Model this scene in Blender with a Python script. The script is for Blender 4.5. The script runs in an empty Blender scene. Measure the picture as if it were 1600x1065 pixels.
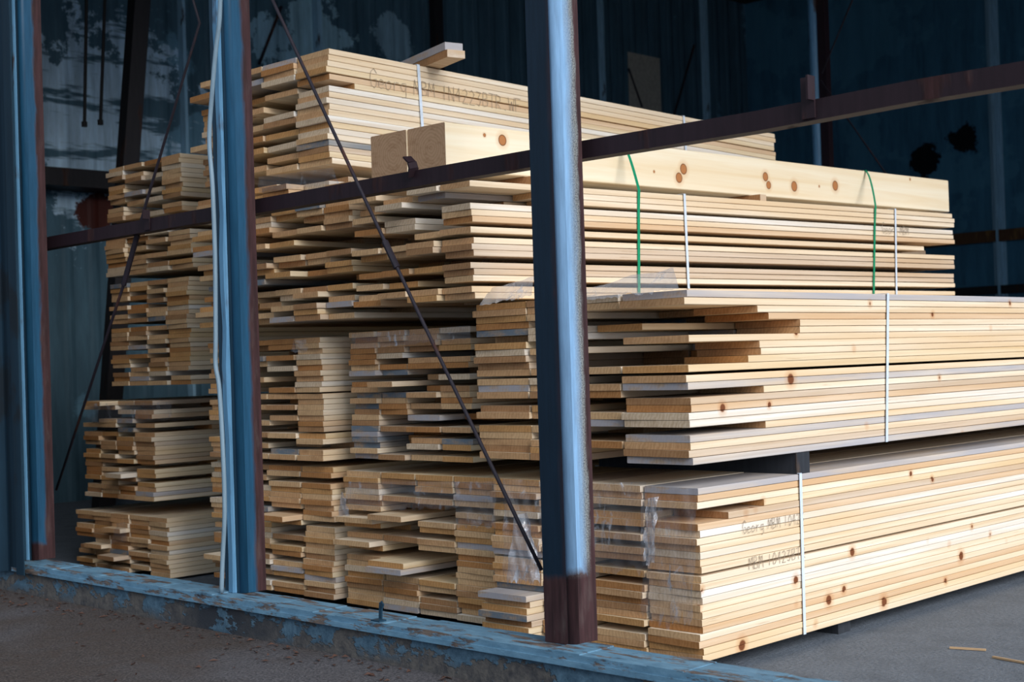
import bpy, math, random
from mathutils import Vector, Matrix
from mathutils.bvhtree import BVHTree

SC = bpy.context.scene
COL = SC.collection
rnd = random.Random(7)

# ------------------------------------------------------------------ camera, sky, sun, exposure
IW, IH, FPX, CAMZ = 1600, 1065, 2224.0, 0.865
ROWS = ((0.71346925, -0.03241611, -0.6999363),
        (0.69997473, -0.01204137, 0.71406609),
        (-0.03157544, -0.99940192, 0.01409932))      # lens frame (right, down, ahead) to the place
RM = Matrix(ROWS)
cam_d = bpy.data.cameras.new('camera')
cam = bpy.data.objects.new('camera', cam_d)
COL.objects.link(cam)
cam_d.sensor_width = 36.0
cam_d.lens = FPX / IW * 36.0
cam_d.clip_start = 0.05
rc, uc, bc = RM @ Vector((1, 0, 0)), RM @ Vector((0, -1, 0)), RM @ Vector((0, 0, -1))
cam.matrix_world = Matrix(((rc.x, uc.x, bc.x, 0), (rc.y, uc.y, bc.y, 0), (rc.z, uc.z, bc.z, CAMZ), (0, 0, 0, 1)))
cam_d.dof.use_dof = True
cam_d.dof.focus_distance = 4.1
cam_d.dof.aperture_fstop = 5.6
SC.camera = cam

SC.view_settings.view_transform = 'Standard'
SC.view_settings.look = 'None'
SC.view_settings.gamma = 1.0
SC.view_settings.use_curve_mapping = False
SC.view_settings.exposure = 0.13

world = bpy.data.worlds.new('overcast_sky')
SC.world = world
world.use_nodes = True
wn, wl = world.node_tree.nodes, world.node_tree.links
wn.clear()
w_out = wn.new('ShaderNodeOutputWorld')
w_bg = wn.new('ShaderNodeBackground')
w_tc = wn.new('ShaderNodeTexCoord')
w_sep = wn.new('ShaderNodeSeparateXYZ')
w_rmp = wn.new('ShaderNodeValToRGB')
w_rmp.color_ramp.elements[0].position = 0.0
w_rmp.color_ramp.elements[0].color = (0.52, 0.66, 0.86, 1)
w_rmp.color_ramp.elements[1].position = 0.7
w_rmp.color_ramp.elements[1].color = (0.72, 0.86, 1.0, 1)
wl.new(w_tc.outputs['Generated'], w_sep.inputs[0])
wl.new(w_sep.outputs['Z'], w_rmp.inputs[0])
wl.new(w_rmp.outputs[0], w_bg.inputs[0])
w_dir = wn.new('ShaderNodeMapRange')             # the overcast is brighter round the hidden sun, to the right
w_dir.inputs['From Min'].default_value = -1.0
w_dir.inputs['From Max'].default_value = 1.0
w_dir.inputs['To Min'].default_value = 0.28
w_dir.inputs['To Max'].default_value = 1.30
wl.new(w_sep.outputs['X'], w_dir.inputs['Value'])
wl.new(w_dir.outputs[0], w_bg.inputs[1])
wl.new(w_bg.outputs[0], w_out.inputs[0])

sun_d = bpy.data.lights.new('hazy_sun', 'SUN')
sun_d.energy = 3.45
sun_d.angle = math.radians(42)
sun_d.color = (1.0, 0.98, 0.97)
sun = bpy.data.objects.new('hazy_sun', sun_d)
COL.objects.link(sun)
sun.rotation_euler = Vector((-0.87, 0.14, -0.47)).to_track_quat('-Z', 'Y').to_euler()


# ------------------------------------------------------------------ helpers
def ray(px, py):
    return RM @ Vector((px - IW / 2, py - IH / 2, FPX))


def on_y(px, py, y):
    r = ray(px, py)
    return r * (y / r.y) + Vector((0, 0, CAMZ))


def on_x(px, py, x):
    r = ray(px, py)
    return r * (x / r.x) + Vector((0, 0, CAMZ))


class MB:
    """collects vertices and faces of one mesh"""
    def __init__(self):
        self.v, self.f, self.m = [], [], []

    def add(self, vs, fs, mi=0):
        o = len(self.v)
        self.v += [tuple(p) for p in vs]
        self.f += [tuple(i + o for i in q) for q in fs]
        self.m += [mi] * len(fs)

    def box(self, x0, x1, y0, y1, z0, z1, mi=0):
        vs = [(x, y, z) for z in (z0, z1) for y in (y0, y1) for x in (x0, x1)]
        self.add(vs, [(0, 2, 3, 1), (4, 5, 7, 6), (0, 1, 5, 4), (1, 3, 7, 5), (3, 2, 6, 7), (2, 0, 4, 6)], mi)

    def obox(self, a, b, w, h, up=Vector((0, 0, 1)), mi=0):
        """a bar of w by h section from a to b"""
        a, b = Vector(a), Vector(b)
        d = (b - a).normalized()
        s = d.cross(up)
        if s.length < 1e-4:
            s = d.cross(Vector((0, 1, 0)))
        s.normalize()
        u = s.cross(d)
        vs = []
        for p in (a, b):
            for i, j in ((-1, -1), (1, -1), (1, 1), (-1, 1)):
                vs.append(p + s * (w / 2 * i) + u * (h / 2 * j))
        self.add(vs, [(3, 2, 1, 0), (4, 5, 6, 7), (0, 1, 5, 4), (1, 2, 6, 5), (2, 3, 7, 6), (3, 0, 4, 7)], mi)

    def tube(self, pts, r, n=8, mi=0):
        pts = [Vector(p) for p in pts]
        rings = []
        for i, p in enumerate(pts):
            d = (pts[min(i + 1, len(pts) - 1)] - pts[max(i - 1, 0)]).normalized()
            s = d.cross(Vector((0.3, 0.9, 0.2))).normalized()
            u = s.cross(d)
            rr = r[i] if isinstance(r, (list, tuple)) else r
            rings.append([p + s * (rr * math.cos(k * 2 * math.pi / n)) + u * (rr * math.sin(k * 2 * math.pi / n)) for k in range(n)])
        vs = [q for ring in rings for q in ring]
        fs = []
        for i in range(len(pts) - 1):
            for k in range(n):
                fs.append((i * n + k, i * n + (k + 1) % n, (i + 1) * n + (k + 1) % n, (i + 1) * n + k))
        fs.append(tuple(range(n - 1, -1, -1)))
        fs.append(tuple((len(pts) - 1) * n + k for k in range(n)))
        self.add(vs, fs, mi)

    def prism(self, prof, z0, z1, mi=0):
        """closed XY outline (counter-clockwise) raised from z0 to z1"""
        n = len(prof)
        vs = [(x, y, z0) for x, y in prof] + [(x, y, z1) for x, y in prof]
        fs = [tuple(range(n - 1, -1, -1)), tuple(range(n, 2 * n))]
        fs += [(i, (i + 1) % n, n + (i + 1) % n, n + i) for i in range(n)]
        self.add(vs, fs, mi)

    def build(self, name, mats, parent=None, loc=(0, 0, 0), smooth=False):
        me = bpy.data.meshes.new(name)
        me.from_pydata([(x - loc[0], y - loc[1], z - loc[2]) for x, y, z in self.v], [], self.f)
        for m in (mats if isinstance(mats, (list, tuple)) else [mats]):
            me.materials.append(m)
        me.polygons.foreach_set('material_index', self.m)
        if smooth:
            me.polygons.foreach_set('use_smooth', [True] * len(self.f))
        me.update()
        o = bpy.data.objects.new(name, me)
        o.location = loc
        COL.objects.link(o)
        if parent is not None:
            o.parent = parent
            o.location = Vector(loc) - parent.location
        return o


def tag(o, label, cat, group=None, kind=None):
    o['label'] = label
    o['category'] = cat
    if group:
        o['group'] = group
    if kind:
        o['kind'] = kind
    return o


def structure(o):
    o['kind'] = 'structure'
    return o


def empty(name, loc):
    o = bpy.data.objects.new(name, None)
    o.location = loc
    o.empty_display_size = 0.1
    COL.objects.link(o)
    return o


# ------------------------------------------------------------------ material helpers
class MT:
    def __init__(self, name):
        self.mat = bpy.data.materials.new(name)
        self.mat.use_nodes = True
        self.n, self.l = self.mat.node_tree.nodes, self.mat.node_tree.links
        self.n.clear()
        self.out = self.n.new('ShaderNodeOutputMaterial')
        self.bsdf = self.n.new('ShaderNodeBsdfPrincipled')
        self.l.new(self.bsdf.outputs[0], self.out.inputs[0])

    def link(self, a, b):
        self.l.new(a, b)

    def pos(self):
        return self.n.new('ShaderNodeNewGeometry').outputs['Position']

    def obj(self):
        return self.n.new('ShaderNodeTexCoord').outputs['Object']

    def scale(self, v, s):
        m = self.n.new('ShaderNodeVectorMath')
        m.operation = 'MULTIPLY'
        self.link(v, m.inputs[0])
        m.inputs[1].default_value = s
        return m.outputs[0]

    def noise(self, v, scale=1.0, detail=3.0, rough=0.6, dist=0.0):
        t = self.n.new('ShaderNodeTexNoise')
        self.link(v, t.inputs['Vector'])
        t.inputs['Scale'].default_value = scale
        t.inputs['Detail'].default_value = detail
        t.inputs['Roughness'].default_value = rough
        t.inputs['Distortion'].default_value = dist
        return t.outputs['Fac']

    def math(self, op, a, b=None, clamp=False):
        m = self.n.new('ShaderNodeMath')
        m.operation = op
        m.use_clamp = clamp
        for i, x in enumerate((a, b)):
            if x is None:
                continue
            if isinstance(x, (int, float)):
                m.inputs[i].default_value = x
            else:
                self.link(x, m.inputs[i])
        return m.outputs[0]

    def step(self, v, lo, hi):
        m = self.n.new('ShaderNodeMapRange')
        m.clamp = True
        self.link(v, m.inputs['Value'])
        m.inputs['From Min'].default_value = lo
        m.inputs['From Max'].default_value = hi
        return m.outputs[0]

    def mix(self, f, a, b):
        m = self.n.new('ShaderNodeMix')
        m.data_type = 'RGBA'
        if isinstance(f, (int, float)):
            m.inputs[0].default_value = f
        else:
            self.link(f, m.inputs[0])
        for i, x in ((6, a), (7, b)):
            if isinstance(x, (tuple, list)):
                m.inputs[i].default_value = (x[0], x[1], x[2], 1)
            else:
                self.link(x, m.inputs[i])
        return m.outputs[2]

    def sep(self, v):
        s = self.n.new('ShaderNodeSeparateXYZ')
        self.link(v, s.inputs[0])
        return s.outputs

    def bump(self, h, strength=0.3, dist=0.01):
        b = self.n.new('ShaderNodeBump')
        b.inputs['Strength'].default_value = strength
        b.inputs['Distance'].default_value = dist
        self.link(h, b.inputs['Height'])
        self.link(b.outputs[0], self.bsdf.inputs['Normal'])

    def finish(self, color, rough=0.7, metal=0.0, spec=0.3):
        for k, x in (('Base Color', color), ('Roughness', rough), ('Metallic', metal)):
            s = self.bsdf.inputs[k]
            if isinstance(x, (int, float)):
                s.default_value = x
            elif isinstance(x, (tuple, list)):
                s.default_value = (x[0], x[1], x[2], 1)
            else:
                self.link(x, s)
        self.bsdf.inputs['Specular IOR Level'].default_value = spec
        return self.mat


def srgb(r, g, b):
    f = lambda c: (c / 255) / 12.92 if c <= 10 else ((c / 255 + 0.055) / 1.055) ** 2.4
    return (f(r), f(g), f(b))


def knot_group():
    """mask of branch knots: scattered small ones plus larger ones at given spots of the wood"""
    g = bpy.data.node_groups.new('knots', 'ShaderNodeTree')
    g.interface.new_socket('Core', in_out='OUTPUT', socket_type='NodeSocketFloat')
    g.interface.new_socket('Halo', in_out='OUTPUT', socket_type='NodeSocketFloat')
    n, l = g.nodes, g.links
    out = n.new('NodeGroupOutput')
    geo = n.new('ShaderNodeNewGeometry')
    vo = n.new('ShaderNodeTexVoronoi')
    vo.inputs['Scale'].default_value = 9.0
    l.new(geo.outputs['Position'], vo.inputs['Vector'])
    sx = n.new('ShaderNodeSeparateColor')
    l.new(vo.outputs['Color'], sx.inputs[0])
    gate = n.new('ShaderNodeMath')
    gate.operation = 'GREATER_THAN'
    l.new(sx.outputs[0], gate.inputs[0])
    gate.inputs[1].default_value = 0.86
    far = n.new('ShaderNodeMath')               # distance, pushed far away where there is no knot
    far.operation = 'MULTIPLY_ADD'
    inv = n.new('ShaderNodeMath')
    inv.operation = 'SUBTRACT'
    inv.inputs[0].default_value = 1.0
    l.new(gate.outputs[0], inv.inputs[1])
    l.new(inv.outputs[0], far.inputs[0])
    far.inputs[1].default_value = 5.0
    l.new(vo.outputs['Distance'], far.inputs[2])
    nd = n.new('ShaderNodeMath')
    nd.operation = 'MULTIPLY'
    l.new(far.outputs[0], nd.inputs[0])
    nd.inputs[1].default_value = 1 / 0.085
    cur = nd.outputs[0]
    spots = [(1160.5, 1008, -2.33, .017), (1244.5, 906, -2.33, .013), (1319, 920, -2.33, .011), (1296, 937, -2.33, .016),
             (1382, 940, -2.33, .017), (1502, 868, -2.33, .016), (1332, 862, -2.33, .014), (1130, 637, -2.33, .013),
             (1203, 632, -2.33, .009), (1237, 592, -2.33, .018)]
    for px, py, x, r in spots:
        c = on_x(px, py, x)
        d = n.new('ShaderNodeVectorMath')
        d.operation = 'DISTANCE'
        l.new(geo.outputs['Position'], d.inputs[0])
        d.inputs[1].default_value = c
        k = n.new('ShaderNodeMath')
        k.operation = 'DIVIDE'
        l.new(d.outputs['Value'], k.inputs[0])
        k.inputs[1].default_value = r
        mn = n.new('ShaderNodeMath')
        mn.operation = 'MINIMUM'
        l.new(cur, mn.inputs[0])
        l.new(k.outputs[0], mn.inputs[1])
        cur = mn.outputs[0]
    for sock, a, b in ((0, 1.05, 0.75), (1, 2.2, 0.9)):
        mr = n.new('ShaderNodeMapRange')
        l.new(cur, mr.inputs['Value'])
        mr.inputs['From Min'].default_value = a
        mr.inputs['From Max'].default_value = b
        l.new(mr.outputs[0], out.inputs[sock])
    return g


KNOTS = knot_group()


def pine(name, side, end, stain=0.0, stain_col=(0.2, 0.25, 0.32)):
    t = MT(name)
    p = t.pos()
    grain = t.noise(t.scale(p, (55, 1.1, 55)), 1.0, 4, 0.6, 0.4)
    broad = t.noise(t.scale(p, (6, 0.7, 14)), 1.0, 2, 0.5)
    c = t.mix(t.step(grain, 0.3, 0.75), [x * 1.08 for x in side], (side[0] * .84, side[1] * .73, side[2] * .60))
    c = t.mix(t.math('MULTIPLY', t.step(broad, 0.47, 0.66), 0.75), c, (side[0] * .93, side[1] * .78, side[2] * .60))
    fleck = t.noise(t.scale(p, (90, 5, 120)), 1.0, 3, 0.7)
    c = t.mix(t.math('MULTIPLY', t.step(fleck, 0.64, 0.74), 0.45), c, (side[0] * .55, side[1] * .42, side[2] * .30))
    if stain > 0:
        st = t.noise(t.scale(p, (5, 1.3, 20)), 1.0, 3, 0.6)
        c = t.mix(t.math('MULTIPLY', t.step(st, 0.35, 0.6), stain), c, stain_col)
    kn = t.n.new('ShaderNodeGroup')
    kn.node_tree = KNOTS
    c = t.mix(t.math('MULTIPLY', kn.outputs[1], 0.6), c, (side[0] * .75, side[1] * .45, side[2] * .25))
    c = t.mix(kn.outputs[0], c, (0.17, 0.055, 0.02))
    # sawn ends: growth rings and saw marks
    w = t.n.new('ShaderNodeTexWave')
    w.wave_type = 'RINGS'
    w.rings_direction = 'Y'
    t.link(t.scale(p, (1, 0.0, 1)), w.inputs['Vector'])
    w.inputs['Scale'].default_value = 26
    w.inputs['Distortion'].default_value = 9
    w.inputs['Detail'].default_value = 2
    w.inputs['Detail Scale'].default_value = 1.4
    saw = t.noise(t.scale(p, (160, 5, 30)), 1.0, 3, 0.7)
    blot = t.noise(t.scale(p, (16, 3, 40)), 1.0, 3, 0.6)
    end = (end[0] * .95, end[1] * .88, end[2] * .80)
    e = t.mix(t.math('MULTIPLY', w.outputs['Fac'], 0.45), [x * 1.12 for x in end], (end[0] * .72, end[1] * .60, end[2] * .48))
    e = t.mix(t.math('MULTIPLY', t.step(saw, 0.45, 0.8), 0.45), e, (end[0] * 1.3, end[1] * 1.4, end[2] * 1.5))
    e = t.mix(t.math('MULTIPLY', t.step(blot, 0.5, 0.8), 0.55), e, (end[0] * .62, end[1] * .55, end[2] * .5))
    if stain > 0:
        e = t.mix(t.math('MULTIPLY', t.step(blot, 0.3, 0.55), stain), e, stain_col)
    g = t.n.new('ShaderNodeNewGeometry')
    ny = t.math('ABSOLUTE', t.sep(g.outputs['True Normal'])[1])
    isend = t.math('GREATER_THAN', ny, 0.7)
    col = t.mix(isend, c, e)
    t.bump(t.math('ADD', grain, t.math('MULTIPLY', saw, isend)), 0.25, 0.002)
    return t.finish(col, 0.75, 0, 0.2)


PINE = [
    ('pale', pine('pine_pale', (0.76, 0.64, 0.48), (0.54, 0.33, 0.175))),
    ('cream', pine('pine_cream', (0.80, 0.70, 0.56), (0.60, 0.40, 0.225))),
    ('yellow', pine('pine_yellow', (0.74, 0.61, 0.42), (0.52, 0.29, 0.12))),
    ('honey', pine('pine_honey', (0.67, 0.50, 0.34), (0.42, 0.205, 0.078))),
    ('tan', pine('pine_tan', (0.61, 0.50, 0.39), (0.38, 0.215, 0.108))),
    ('whitish', pine('pine_whitish', (0.78, 0.75, 0.70), (0.62, 0.50, 0.37))),
    ('grey-stained', pine('pine_grey', (0.62, 0.56, 0.50), (0.44, 0.33, 0.24), 0.75, (0.36, 0.36, 0.40))),
    ('blue-stained', pine('pine_blue', (0.62, 0.53, 0.43), (0.36, 0.27, 0.19), 0.85, (0.11, 0.16, 0.21))),
]
PINE_W = (26, 20, 16, 13, 14, 7, 3, 2)


def paint_steel(name, paint, rust, edge0, edge1, low=0.0, axis=1, rough=0.45, patch=0.12, worn=False):
    """painted steel, paint lost along one edge (axis, metres from the base corner) and near the foot"""
    t = MT(name)
    o = t.obj()
    s = t.sep(o)
    n1 = t.noise(t.scale(o, (25, 25, 6)), 1.0, 5, 0.65)
    n2 = t.noise(t.scale(o, (60, 60, 5)), 1.0, 4, 0.7)
    n3 = t.noise(t.scale(o, (9, 9, 2.5)), 1.0, 4, 0.6)
    q = t.math('ADD', s[axis], t.math('MULTIPLY', t.math('SUBTRACT', n1, 0.5), 0.035))
    m = t.step(q, edge0, edge1)
    if low > 0:
        zz = t.math('ADD', s[2], t.math('MULTIPLY', t.math('SUBTRACT', n3, 0.5), 0.12))
        m = t.math('MAXIMUM', m, t.step(zz, low + 0.02, low))
    m = t.math('MAXIMUM', m, t.step(n3, 0.72 - patch, 0.74 - patch + 0.04)) if patch > 0 else m
    pc = t.mix(t.step(n2, 0.3, 0.75), [x * 1.15 for x in paint], [x * .72 for x in paint])
    rc_ = t.mix(t.step(n2, 0.3, 0.7), [x * 1.5 for x in rust], [x * .55 for x in rust])
    rc_ = t.mix(t.math('MULTIPLY', t.step(n1, 0.55, 0.75), 0.35), rc_, (0.12, 0.10, 0.09))
    if worn:      # a chalky speckled margin between paint and rust
        sp = t.noise(o, 260, 2, 0.7)
        rim = t.math('MULTIPLY', t.step(q, 0.074, 0.066), t.step(s[2], 0.16, 0.22))
        rc_ = t.mix(rim, rc_, t.mix(t.step(sp, 0.4, 0.62), (0.24, 0.25, 0.24), (0.07, 0.07, 0.075)))
    t.bump(t.math('ADD', n1, m), 0.35, 0.002)
    r = t.math('ADD', t.math('MULTIPLY', m, 0.25), rough)
    return t.finish(t.mix(m, pc, rc_), r, 0.0, 0.25)


RUST = (0.042, 0.018, 0.019)
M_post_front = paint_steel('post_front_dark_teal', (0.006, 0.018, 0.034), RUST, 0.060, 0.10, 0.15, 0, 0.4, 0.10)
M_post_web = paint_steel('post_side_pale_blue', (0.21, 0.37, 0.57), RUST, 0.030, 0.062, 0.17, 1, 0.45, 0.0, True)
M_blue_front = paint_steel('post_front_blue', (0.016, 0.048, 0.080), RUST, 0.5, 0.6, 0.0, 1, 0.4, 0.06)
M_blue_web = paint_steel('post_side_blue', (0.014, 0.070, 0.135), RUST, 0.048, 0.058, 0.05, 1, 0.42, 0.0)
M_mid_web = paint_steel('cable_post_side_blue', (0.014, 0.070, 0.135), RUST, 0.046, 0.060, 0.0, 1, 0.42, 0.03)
M_strip = paint_steel('flashing_pale_blue', (0.105, 0.25, 0.40), (0.06, 0.045, 0.045), 0.5, 0.6, 0.0, 1, 0.4, 0.14)
M_rust = paint_steel('rusty_dark_steel', (0.022, 0.011, 0.015), (0.035, 0.014, 0.014), 5, 6, 0, 1, 0.6, 0.14)
M_rod = paint_steel('rusty_rod_steel', (0.022, 0.017, 0.024), (0.05, 0.02, 0.016), 50, 60, 0, 1, 0.55, 0.15)
M_stud = paint_steel('painted_wall_stud', (0.30, 0.50, 0.64), (0.05, 0.03, 0.03), 5, 6, 0, 1, 0.4, 0.05)
M_black = paint_steel('black_steel', (0.006, 0.006, 0.007), (0.01, 0.008, 0.008), 5, 6, 0, 1, 0.7, 0.10)
M_dark_steel = paint_steel('dark_wall_steel', (0.020, 0.018, 0.020), (0.04, 0.02, 0.015), 5, 6, 0, 1, 0.6, 0.14)
M_cable = paint_steel('grey_cable_skin', (0.18, 0.26, 0.32), (0.2, 0.22, 0.25), 5, 6, 0, 1, 0.4, 0.02)
M_bearer = paint_steel('dark_bearer_wood', (0.030, 0.034, 0.042), (0.06, 0.04, 0.03), 5, 6, 0, 1, 0.8, 0.12)


def mat_sill():
    t = MT('peeling_blue_sill_paint')
    p = t.pos()
    a = t.noise(t.scale(p, (6, 26, 26)), 1.0, 6, 0.72)
    b = t.noise(t.scale(p, (14, 40, 40)), 1.0, 5, 0.7)
    paint = t.mix(t.step(b, 0.3, 0.7), (0.15, 0.29, 0.40), (0.075, 0.165, 0.245))
    wood = t.mix(t.step(b, 0.35, 0.65), (0.20, 0.15, 0.12), (0.035, 0.03, 0.035))
    m = t.step(a, 0.52, 0.57)
    t.bump(t.math('SUBTRACT', b, m), 0.5, 0.004)
    return t.finish(t.mix(m, paint, wood), 0.65, 0, 0.3)


def mat_curb():
    t = MT('curb_flaking_paint')
    p = t.pos()
    a = t.noise(t.scale(p, (7, 7, 12)), 1.0, 6, 0.65)
    b = t.noise(t.scale(p, (40, 40, 40)), 1.0, 4, 0.7)
    c = t.noise(t.scale(p, (2.2, 2.2, 3)), 1.0, 3, 0.6)
    conc = t.mix(t.step(b, 0.3, 0.7), (0.045, 0.045, 0.050), (0.14, 0.125, 0.11))
    conc = t.mix(t.step(c, 0.45, 0.65), conc, (0.030, 0.034, 0.042))
    paint = t.mix(t.step(b, 0.3, 0.7), (0.10, 0.18, 0.245), (0.035, 0.075, 0.115))
    z = t.sep(p)[2]
    up = t.step(t.math('ADD', z, t.math('MULTIPLY', t.math('SUBTRACT', c, 0.5), 0.10)), 0.035, 0.075)
    m = t.math('MULTIPLY', t.step(a, 0.48, 0.51), up)
    t.bump(t.math('ADD', b, t.math('MULTIPLY', m, 1.5)), 0.6, 0.006)
    return t.finish(t.mix(m, conc, paint), 0.8, 0, 0.3)


def mat_ground():
    t = MT('damp_dark_asphalt')
    p = t.pos()
    fine = t.noise(p, 130, 3, 0.7)
    mid = t.noise(p, 14, 5, 0.65)
    big = t.noise(t.scale(p, (1.4, 1.4, 1)), 1.0, 3, 0.55)
    c = t.mix(t.step(fine, 0.35, 0.7), (0.026, 0.021, 0.021), (0.14, 0.115, 0.105))
    c = t.mix(t.math('MULTIPLY', t.step(mid, 0.45, 0.7), 0.7), c, (0.075, 0.055, 0.045))
    c = t.mix(t.math('MULTIPLY', t.step(big, 0.46, 0.62), 0.6), c, t.mix(t.step(fine, 0.35, 0.65), (0.06, 0.06, 0.07), (0.17, 0.17, 0.19)))
    grit = t.noise(p, 420, 2, 0.6)
    c = t.mix(t.step(grit, 0.66, 0.74), c, (0.30, 0.28, 0.27))
    t.bump(t.math('ADD', fine, t.math('MULTIPLY', mid, 1.2)), 1.0, 0.012)
    return t.finish(c, t.math('ADD', t.math('MULTIPLY', big, 0.3), 0.5), 0, 0.25)


def mat_floor():
    t = MT('grey_concrete_floor')
    p = t.pos()
    fine = t.noise(p, 90, 4, 0.7)
    mid = t.noise(p, 7, 5, 0.65)
    c = t.mix(t.step(fine, 0.3, 0.7), (0.075, 0.095, 0.125), (0.18, 0.205, 0.24))
    c = t.mix(t.math('MULTIPLY', t.step(mid, 0.45, 0.7), 0.5), c, (0.065, 0.078, 0.098))
    t.bump(t.math('ADD', fine, mid), 0.8, 0.008)
    return t.finish(c, 0.7, 0, 0.3)


def mat_siding(name, axis, base, lighter, spots, thr=0.56, ribs=0.6):
    """ribbed sheet siding: dark paint with lighter and rusty patches, some with light put into the colour"""
    t = MT(name)
    p = t.pos()
    s = t.sep(p)
    a = t.noise(t.scale(p, (1.1, 1.1, 1.1)), 1.0, 6, 0.6)
    b = t.noise(t.scale(p, (8, 8, 1.2)), 1.0, 5, 0.7)
    band = t.noise(t.scale(p, (0.8, 0.8, 6)), 1.0, 4, 0.7)
    c = t.mix(t.step(b, 0.35, 0.7), base, [x * .55 for x in base])
    c = t.mix(t.step(a, thr, thr + 0.03), c, t.mix(t.step(b, 0.3, 0.7), lighter, [x * .7 for x in lighter]))
    for (cx, cy, cz, r, colr, streak) in spots:
        d = t.n.new('ShaderNodeVectorMath')
        d.operation = 'DISTANCE'
        t.link(p, d.inputs[0])
        d.inputs[1].default_value = (cx, cy, cz)
        near = t.step(t.math('ADD', d.outputs['Value'], t.math('MULTIPLY', t.math('SUBTRACT', t.noise(p, 3.2, 6, .7), 0.5), r * 3.2)), r, r * 0.88)
        m = t.math('MULTIPLY', near, t.step(band, 0.44, 0.5)) if streak else near
        c = t.mix(m, c, t.mix(t.step(b, 0.3, 0.65), colr, [x * .5 for x in colr]))
    rib = t.math('SINE', t.math('MULTIPLY', s[axis], 2 * math.pi / 0.2))
    t.bump(t.math('ADD', t.step(rib, 0.2, 0.9), t.math('MULTIPLY', b, 0.2)), ribs, 0.02)
    return t.finish(c, 0.6, 0, 0.2)


def mat_film(name, base, amount):
    t = MT(name)
    o = t.pos()
    n1 = t.noise(t.scale(o, (26, 26, 11)), 1.0, 5, 0.65, 1.2)
    n2 = t.noise(t.scale(o, (9, 9, 7)), 1.0, 2, 0.5)
    t.n.remove(t.bsdf)
    tr = t.n.new('ShaderNodeBsdfTransparent')
    tr.inputs[0].default_value = (0.93, 0.93, 0.95, 1)
    gl = t.n.new('ShaderNodeBsdfGlossy')
    gl.inputs['Roughness'].default_value = 0.18
    df = t.n.new('ShaderNodeBsdfDiffuse')
    df.inputs[0].default_value = (0.66, 0.68, 0.74, 1)
    m1 = t.n.new('ShaderNodeMixShader')
    m1.inputs[0].default_value = 0.55
    t.link(gl.outputs[0], m1.inputs[1])
    t.link(df.outputs[0], m1.inputs[2])
    m2 = t.n.new('ShaderNodeMixShader')
    f = t.math('ADD', t.math('MULTIPLY', t.math('MULTIPLY', t.step(n1, 0.53, 0.68), t.step(n2, 0.42, 0.62)), amount), base)
    t.link(f, m2.inputs[0])
    t.link(tr.outputs[0], m2.inputs[1])
    t.link(m1.outputs[0], m2.inputs[2])
    b = t.n.new('ShaderNodeBump')
    b.inputs['Strength'].default_value = 0.8
    b.inputs['Distance'].default_value = 0.01
    t.link(n1, b.inputs['Height'])
    t.link(b.outputs[0], gl.inputs['Normal'])
    t.link(m2.outputs[0], t.out.inputs[0])
    return t.mat


def flat_mat(name, c, rough=0.5, var=0.2):
    t = MT(name)
    n = t.noise(t.pos(), 30, 3, 0.6)
    return t.finish(t.mix(n, [x * (1 + var) for x in c], [x * (1 - var) for x in c]), rough, 0, 0.4)


M_sill, M_curb, M_ground, M_floor, M_film = mat_sill(), mat_curb(), mat_ground(), mat_floor(), mat_film('clear_plastic_film', .09, .66)
M_cloudy = mat_film('cloudy_plastic_film', .42, .55)
M_crumple = mat_film('crumpled_plastic_film', .34, .9)
M_green = flat_mat('green_plastic_band', (0.010, 0.26, 0.125), 0.35)
M_white = flat_mat('white_plastic_band', (0.62, 0.70, 0.80), 0.4)
M_pencil = flat_mat('pencil_grey', (0.30, 0.235, 0.17), 0.7)
M_leaf = flat_mat('dry_leaf_brown', (0.065, 0.030, 0.020), 0.8, 0.6)
M_roof = flat_mat('dark_roof_sheet', (0.03, 0.025, 0.025), 0.7)
M_splinter = flat_mat('wood_splinter', (0.45, 0.30, 0.17), 0.8)
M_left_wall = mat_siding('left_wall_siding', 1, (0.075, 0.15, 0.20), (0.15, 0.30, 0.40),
                         [(-9, 5.15, 2.62, 0.75, (0.58, 0.80, 0.98), True), (-9, 5.08, 2.0, 0.15, (0.08, 0.018, 0.012), False),  # large pale streaks: stains, with the daylight on this wall painted into their colour
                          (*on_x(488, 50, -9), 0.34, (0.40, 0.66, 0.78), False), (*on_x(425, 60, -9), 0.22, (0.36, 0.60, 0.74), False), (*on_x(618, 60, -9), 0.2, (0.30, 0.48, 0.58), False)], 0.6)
M_back_wall = mat_siding('back_wall_siding', 0, (0.065, 0.20, 0.31), (0.085, 0.25, 0.37),
                         [(-6.50, 13, 2.85, 0.17, (0.006, 0.008, 0.010), False), (-6.93, 13, 2.72, 0.17, (0.006, 0.008, 0.010), False)], 0.55, 0.12)
M_front_wall = mat_siding('front_siding', 0, (0.008, 0.030, 0.052), (0.008, 0.016, 0.024), [], 0.55)

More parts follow.
